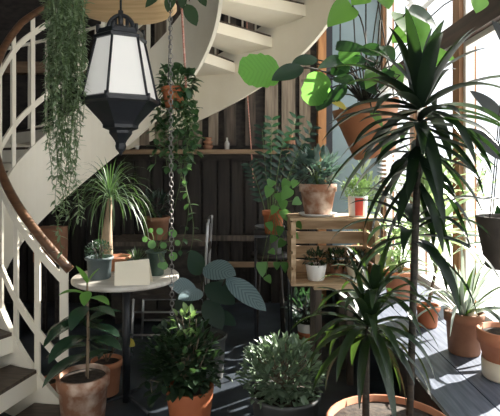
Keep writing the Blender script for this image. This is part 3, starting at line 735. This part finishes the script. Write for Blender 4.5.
# pots on the crate
c = (.475, 3.36, CZ1)
root = pot('potted_plant', 'weathered terracotta pot with blue green leaves on a white saucer on the crate', 'plant', c, .130, .092, .215, M['terra_old'], .055, saucer=M['white'])
tt = top(root); lf, sm = MB(), MB()
bush(lf, sm, tt+Vector((.0, -.01, .13)), (.18, .14, .15), 210, .095, .036, tt, 'lance', nst=16, droop=.5, fill=.4, seg=5)
lf.build('foliage', LM['blueg'], root); sm.build('stems', M['greenstem'], root)
c = (.745, 3.32, CZ1)
root = pot('potted_plant', 'white pot with a red panel and a round cushion of tiny leaves on the crate', 'plant', c, .068, .06, .14, M['white'], 0)
m = MB()
vs = []; 
for i in range(7):
    a = R(-118+i*8); vs += [Vector(c)+Vector((math.cos(a)*.0625, math.sin(a)*.0625, .01)), Vector(c)+Vector((math.cos(a)*.0700, math.sin(a)*.0700, .13))]
m.add(vs, [(i*2, i*2+2, i*2+3, i*2+1) for i in range(6)]); m.build('red_panel', M['red'], root)
lf, sm = MB(), MB(); bush(lf, sm, top(root)+Vector((-.01, 0, .075)), (.115, .11, .075), 800, .024, .013, top(root), nst=10, seg=2, fill=.35, rs=.002, droop=.1); lf.build('foliage', LM['ball'], root); sm.build('stems', M['greenstem'], root)

# tall dark stand left of the crate with two plants
c = at(272, 233, 3.75)
sx, sy, sz = c.x, c.y, c.z
s_ = thing('iron_plant_stand', 'tall thin black plant stand left of the crate', 'stand', (sx, sy, 0))
box((sx-.14, sy-.13, sz-.02), (sx+.16, sy+.17, sz)).build('shelf_plate', M['iron'], s_)
for dx in (-.13, .14):
    for dy in (-.12, .15): MB().tube([(sx+dx, sy+dy, 0), (sx+dx, sy+dy, sz-.02)], .008, 6).build('leg', M['iron'], s_)
root = pot('potted_plant', 'orange terracotta pot left of the crate with trailing heart shaped leaves', 'plant', (sx+.01, sy-.04, sz), .088, .066, .18, M['orangepot'], .04)
tt = top(root); lf, sm = MB(), MB()
for (px, py, D, L) in ((283, 200, 3.6, .09), (290, 188, 3.6, .12), (270, 187, 3.6, .10), (278, 193, 3.6, .08), (268, 222, 3.55, .08), (275, 236, 3.5, .08), (284, 240, 3.5, .08), (290, 232, 3.5, .08), (296, 222, 3.5, .07), (300, 200, 3.65, .09), (262, 262, 3.5, .11), (277, 262, 3.5, .07), (290, 212, 3.55, .08), (288, 180, 3.65, .10), (296, 180, 3.6, .08), (282, 210, 3.5, .09), (276, 206, 3.5, .08), (292, 248, 3.5, .07), (270, 250, 3.5, .07), (284, 262, 3.45, .08), (266, 276, 3.45, .07), (272, 180, 3.6, .09), (280, 226, 3.5, .08)):
    p = at(px, py, D); sm.tube([tt, tt.lerp(p, .4)+Vector((0, -.05, .05)), p], .0025, 5)
    lf.leaf(p, (U(-.6, .6), U(-.5, -.1), U(-.9, -.1)), L, L*.8, .3, 'heart', 7, .15, up=(U(-.2, .5), -1, U(.2, .8)))
lf.build('foliage', LM['pothos'], root); sm.build('stems', M['greenstem'], root)
# zz plant, standing behind
c = (.17, 4.15, 0)
zs_ = thing('wooden_stool', 'dark wooden stool in the shade behind the crate', 'stool', c)
MB().lathe(c, [(.17, .70), (.17, .73), (.001, .73)], 28).build('seat', M['darkwood'], zs_)
for a in (45, 135, 225, 315):
    d = Vector((math.cos(R(a)), math.sin(R(a)), 0)); MB().tube([Vector(c)+d*.17, Vector(c)+d*.12+Vector((0, 0, .70))], .014, 8).build('leg', M['darkwood'], zs_)
root = pot('zz_plant', 'tall plant with rows of glossy leaflets rising behind the crate', 'plant', (c[0], c[1], .73), .13, .10, .24, M['greypot'], .02)
tt = top(root); lf, sm = MB(), MB()
for (px, py) in ((262, 128), (272, 120), (284, 135), (296, 118), (304, 140), (250, 165), (312, 128)):
    e = at(px, py, 4.05+U(-.1, .15)); mid = tt.lerp(e, .55)+Vector((0, 0, .07)); pts = []
    for i in range(9):
        f = i/8; pts.append((tt*(1-f)*(1-f)+mid*2*f*(1-f)+e*f*f))
    sm.tube(pts, [.006-.0045*i/8 for i in range(9)], 6)
    for i in range(9):
        f = .35+.65*i/8; p = tt*(1-f)*(1-f)+mid*2*f*(1-f)+e*f*f; dd = ((e-mid)*f+(mid-tt)*(1-f)).normalized()
        sd2 = dd.cross(Vector((0, 1, .3))).normalized()
        for s in (-1, 1): lf.leaf(p, dd*.6+sd2*s, .095*(1-.3*abs(f-.6)), .032, .3, 'lance', 5, .15, up=(0, -1, .3))
lf.build('foliage', LM['zz'], root); sm.build('stems', M['greenstem'], root)

# thin red cord hanging in front of the planks
a_ = at(247, 88, 5.08); tag(MB().tube([Vector((a_.x, a_.y, ZC)), a_, at(251, 145, 5.05), at(254, 190, 4.96)], .006, 6).build('red_string', M['cordred'], loc=(a_.x, a_.y, ZC)), 'thin reddish cord hanging in front of the vertical planks', 'string')

# ------------------------------------------------------------ hanging philodendron (top centre-right)
pc = at(375, 156, 2.45)
A = Matrix.Rotation(R(-12), 3, 'Y') @ Matrix.Rotation(R(4), 3, 'X')
root = thing('hanging_philodendron', 'big climbing philodendron spilling from a tilted hanging terracotta pot', 'plant', pc)
pot_mesh(pc, .165, .105, .27, .05, A=A).build('pot', M['hangpot'], root)
tp = pc+A @ Vector((0, 0, .25)); MB().lathe(tp, [(.145, -.01), (.001, .005)], 24, A).build('soil', M['soil'], root)
hk = Vector((tp.x-.12, tp.y, 3.4))
for a in (90, 200, 320):
    d = A @ (Vector((math.cos(R(a)), math.sin(R(a)), 0))*.155); MB().tube([tp+d, hk], .0035, 5).build('hanger_cord', M['cord'], root)
MB().tube([hk, Vector((hk.x, hk.y, ZC))], .003, 5).build('hanger_cord', M['cord'], root)
lime, phl, drk, sm = MB(), MB(), MB(), MB()
def phleaf(mesh, bx_, by_, tx_, ty_, D, W, D2=None, via=None, shape='heart', dr=.35):
    D2 = D2 or D-U(.0, .08); a_, b_ = at(bx_, by_, D), at(tx_, ty_, D2)
    L = (b_-a_).length; mesh.leaf(a_, b_-a_+Vector((0, 0, dr*.5*L)), L, W, dr, shape, 12, .1 if shape == 'pad' else U(.08, .3), up=(.1, -1, .25) if shape == 'pad' else (U(-.6, .6), -1, U(.1, .9)))
    v = at(via[0], via[1], D) if via else tp.lerp(a_, .55)+Vector((0, 0, .10))
    pts = []
    for i in range(9):
        f = i/8; pts.append(tp*(1-f)**2+v*2*f*(1-f)+a_*f*f)
    sm.tube(pts, .0035, 6)
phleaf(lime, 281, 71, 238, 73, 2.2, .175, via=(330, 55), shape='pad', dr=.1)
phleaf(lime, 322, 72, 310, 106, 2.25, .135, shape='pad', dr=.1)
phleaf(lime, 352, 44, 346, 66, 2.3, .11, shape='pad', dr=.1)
phleaf(phl, 352, 6, 328, 28, 2.3, .13, via=(372, 20))
phleaf(phl, 404, 14, 424, 54, 2.2, .20, 2.1)
phleaf(phl, 412, 30, 392, 44, 2.25, .12)
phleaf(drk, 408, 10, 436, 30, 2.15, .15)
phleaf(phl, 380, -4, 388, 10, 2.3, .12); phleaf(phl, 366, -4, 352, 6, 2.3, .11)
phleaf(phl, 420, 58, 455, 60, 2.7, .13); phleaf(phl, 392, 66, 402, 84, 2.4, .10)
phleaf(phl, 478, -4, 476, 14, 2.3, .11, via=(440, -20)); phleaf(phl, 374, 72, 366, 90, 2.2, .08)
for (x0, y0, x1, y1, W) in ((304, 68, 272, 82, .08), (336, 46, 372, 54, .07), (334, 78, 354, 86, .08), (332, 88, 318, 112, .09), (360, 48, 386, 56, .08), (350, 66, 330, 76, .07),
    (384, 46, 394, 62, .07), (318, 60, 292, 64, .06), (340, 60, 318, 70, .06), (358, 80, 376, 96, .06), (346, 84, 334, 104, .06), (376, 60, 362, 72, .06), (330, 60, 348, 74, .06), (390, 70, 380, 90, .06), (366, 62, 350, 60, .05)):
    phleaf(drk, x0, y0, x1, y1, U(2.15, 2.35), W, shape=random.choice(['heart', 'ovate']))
phleaf(phl, 372, 112, 382, 128, 2.2, .06)
ylw = MB(); phleaf(ylw, 334, 102, 347, 112, 2.2, .05); ylw.build('yellow_leaf', leafmat('yellowing_leaf', (.55, .48, .10), (.6, .5, .12), .4, .3, (.8, .7, .1)), root)
for (x0, y0, x1, y1) in ((300, 62, 380, 92), (345, 50, 400, 95), (330, 80, 400, 75), (395, 20, 412, 100), (380, 20, 376, 90), (360, 60, 410, 110)):
    a_, b_ = at(x0, y0, 2.3), at(x1, y1, 2.35); sm.tube([a_, a_.lerp(b_, .5)+Vector((0, 0, .05)), b_, tp], .0045, 6)
lime.build('lime_leaves', LM['lime'], root); phl.build('foliage', LM['phil'], root); drk.build('dark_leaves', LM['darkphil'], root); sm.build('stems', M['darkstem'], root)

# ------------------------------------------------------------ large dracaena in the big terracotta pot
c = (.505, 1.72, 0)
root = pot('dracaena', 'large dark dracaena on tall canes in the big terracotta pot, foreground', 'plant', c, .232, .18, .54, M['terra'], .07)
tt = top(root)
def cane(p0, pts, r, nm='cane'):
    MB().tube([p0]+pts, [r]*(len(pts))+[r*.7], 9).build(nm, M['darkstem'], root)
k1 = at(421, 112, 1.70); k2 = at(368, 330, 1.72); k3 = at(424, 250, 1.85); k4 = at(412, 210, 1.66)
cane(tt+Vector((.065, 0, -.02)), [at(412, 340, 1.72), at(415, 240, 1.72), at(418, 160, 1.70), k1], .0125)
cane(tt+Vector((-.09, 0, -.02)), [at(366, 370, 1.72), k2], .013)
lf = MB()
rosette(lf, k1, 22, .44, .052, -15, 70, 1.5, 'strap', .35, 12, .012, .03)
rosette(lf, k1+Vector((-.01, 0, -.05)), 18, .40, .050, -30, 25, 1.3, 'strap', .35, 12, .012, .02)
rosette(lf, k1+Vector((-.01, 0, -.28)), 16, .28, .046, -60, 10, 1.0, 'strap', .35, 10, .012, .14)
rosette(lf, k1+Vector((-.01, 0, -.17)), 16, .36, .046, -50, 0, 1.2, 'strap', .35, 10, .012, .10)
rosette(lf, k1+Vector((-.01, 0, .08)), 7, .32, .048, 45, 80, .9, 'strap', .35, 10, .01, .02)
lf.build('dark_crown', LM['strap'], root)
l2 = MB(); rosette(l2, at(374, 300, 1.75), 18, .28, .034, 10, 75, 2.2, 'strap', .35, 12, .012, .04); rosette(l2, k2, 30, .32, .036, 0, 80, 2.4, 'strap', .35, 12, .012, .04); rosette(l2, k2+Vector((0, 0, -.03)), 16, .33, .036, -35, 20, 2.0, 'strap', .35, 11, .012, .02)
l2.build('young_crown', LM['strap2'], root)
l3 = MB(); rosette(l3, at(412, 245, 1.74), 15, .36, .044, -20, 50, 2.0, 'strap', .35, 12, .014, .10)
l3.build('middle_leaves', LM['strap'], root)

# ------------------------------------------------------------ plants on the bench
c = (1.08, 2.92, SILL)
root = pot('potted_plant', 'upright plant with bright pale striped leaves in the small terracotta pot on the bench', 'plant', c, .072, .055, .13, M['orangepot'], .03)
tt = top(root); lf, sm = MB(), MB(); 
sm.tube([tt, at(436, 270, 2.92), at(430, 215, 2.9)], [.012, .010, .008], 8)
rosette(lf, at(433, 240, 2.92), 34, .50, .055, 5, 86, 1.3, 'strap', .3, 10, .01, .1)
rosette(lf, at(428, 195, 2.9), 18, .44, .052, 20, 86, 1.2, 'strap', .3, 10, .01, .06)
rosette(lf, at(436, 275, 2.92), 9, .30, .045, 10, 70, 1.4, 'strap', .3, 10, .01, .06)
lf.build('foliage', LM['bright'], root); sm.build('cane', M['bark'], root)
c = (1.115, 2.50, SILL)
root = pot('potted_plant', 'brown terracotta pot with arching silvery leaves on the bench, middle one of three', 'plant', c, .098, .078, .215, M['terra_dark'], .05)
tt = top(root); lf = MB(); rosette(lf, tt, 34, .50, .022, 30, 86, 2.2, 'strap', .3, 11, .02); lf.build('foliage', LM['silver'], root)
l2 = MB(); rosette(l2, tt, 9, .36, .045, 30, 80, 1.6, 'strap', .3, 10, .015); l2.build('dark_leaves', LM['strap2'], root)
MB().lathe(tt+Vector((.02, -.05, .0)), [(.001, 0), (.02, .008), (.024, .02), (.014, .034), (.001, .038)], 12).build('bulb', M['cream'], root)
c = (1.165, 2.20, SILL)
root = pot('potted_plant', 'terracotta pot set in a cream cover pot on the bench, nearest one', 'plant', (c[0], c[1], SILL+.02), .115, .078, .20, M['terra'], .06)
MB().lathe(c, [(.001, 0), (.088, 0), (.094, .01), (.096, .085), (.090, .085), (.080, .012), (.001, .01)], 32).build('cover_pot', M['cream'], root)
tt = top(root); sm = MB(); sm.tube([tt, tt+Vector((.005, 0, .2)), tt+Vector((0, 0, .42))], [.014, .012, .009], 9); sm.build('trunk', M['bark'], root)
lf = MB(); rosette(lf, tt+Vector((0, 0, .40)), 14, .26, .07, 0, 80, 1.0, 'ovate', .2, 8, .01, .03); lf.build('foliage', LM['rubber'], root)
# dark hanging pot with rubber leaves, right edge
c = at(506, 268, 1.9)
root = thing('hanging_plant', 'dark brown hanging pot with leaves coloured dark as if backlit at the right edge', 'plant', c)
pot_mesh(c, .112, .075, .205, 0).build('pot', M['brownpot'], root)
MB().lathe(c+Vector((0, 0, .185)), [(.098, 0), (.001, .01)], 20).build('soil', M['soil'], root)
box((c.x-.035, c.y-.112, c.z+.165), (c.x-.015, c.y-.104, c.z+.195)).build('blue_label', M['blue'], root)
lf, sm = MB(), MB(); tt = c+Vector((0, 0, .19))
for (x0, y0, x1, y1, D, W) in ((508, 160, 465, 127, 1.8, .075), (510, 200, 454, 197, 1.8, .05), (506, 120, 470, 90, 2.0, .07), (520, 60, 492, 20, 1.9, .08), (515, 150, 540, 120, 1.9, .09)):
    a_, b_ = at(x0, y0, D), at(x1, y1, D-.05); sm.tube([tt, a_], .004, 6); lf.leaf(a_, b_-a_, (b_-a_).length, W, .05, 'ovate', 10, .15, up=(.1, -1, .4) if W > .06 else (0, -.15, 1))
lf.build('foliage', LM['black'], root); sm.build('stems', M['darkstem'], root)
for a in (90, 210, 330):
    d = Vector((math.cos(R(a)), math.sin(R(a)), 0))*.105; MB().tube([c+Vector((0, 0, .2))+d, Vector((c.x+.05, c.y, 2.5))], .0025, 5).build('hanger_cord', M['cord'], root)
MB().tube([Vector((c.x+.05, c.y, 2.5)), Vector((c.x+.05, c.y, ZC))], .0025, 5).build('hanger_cord', M['cord'], root)
# leafy plants at the far end of the bench
for (x, y, lab, h, mm) in ((1.12, 4.75, 'pale green leafy plant at the far end of the bench near the blue wall', .85, 'bright'), (1.12, 3.60, 'fresh green leafy plant on the bench just right of the crate', .42, 'outdoor')):
    root = pot('potted_plant', lab, 'plant', (x, y, SILL), .12, .09, .20, M['terra'], .04, 'tall leafy plants on the far bench')
    lf, sm = MB(), MB(); tt = top(root); bush(lf, sm, tt+Vector((0, 0, h*.55)), (.18, .22, h*.5), int(170*h), .13, .045, tt, 'lance', nst=14, droop=.7, seg=5, fill=.2); lf.build('foliage', LM[mm], root); sm.build('stems', M['greenstem'], root)
# shrubs outside
for (x, y, r_, h, lab) in ((3.1, 8.6, .7, 1.7, 'pale green shrub outside behind the farthest window'), (5.6, 12.6, .8, 1.9, 'light green shrub outside beyond the windows, farther one')):
    root = thing('garden_shrub', lab, 'shrub', (x, y, -.12)); lf, sm = MB(), MB()
    bush(lf, sm, (x, y, h*.6), (r_, r_, h*.42), 200, .2, .09, (x, y, -.1), nst=14, rs=.03, fill=.2); lf.build('foliage', LM['outdoor'], root); sm.build('stems', M['bark'], root)
for o in bpy.data.objects:
    for k_ in ('_o', '_top'):
        if k_ in o: del o[k_]
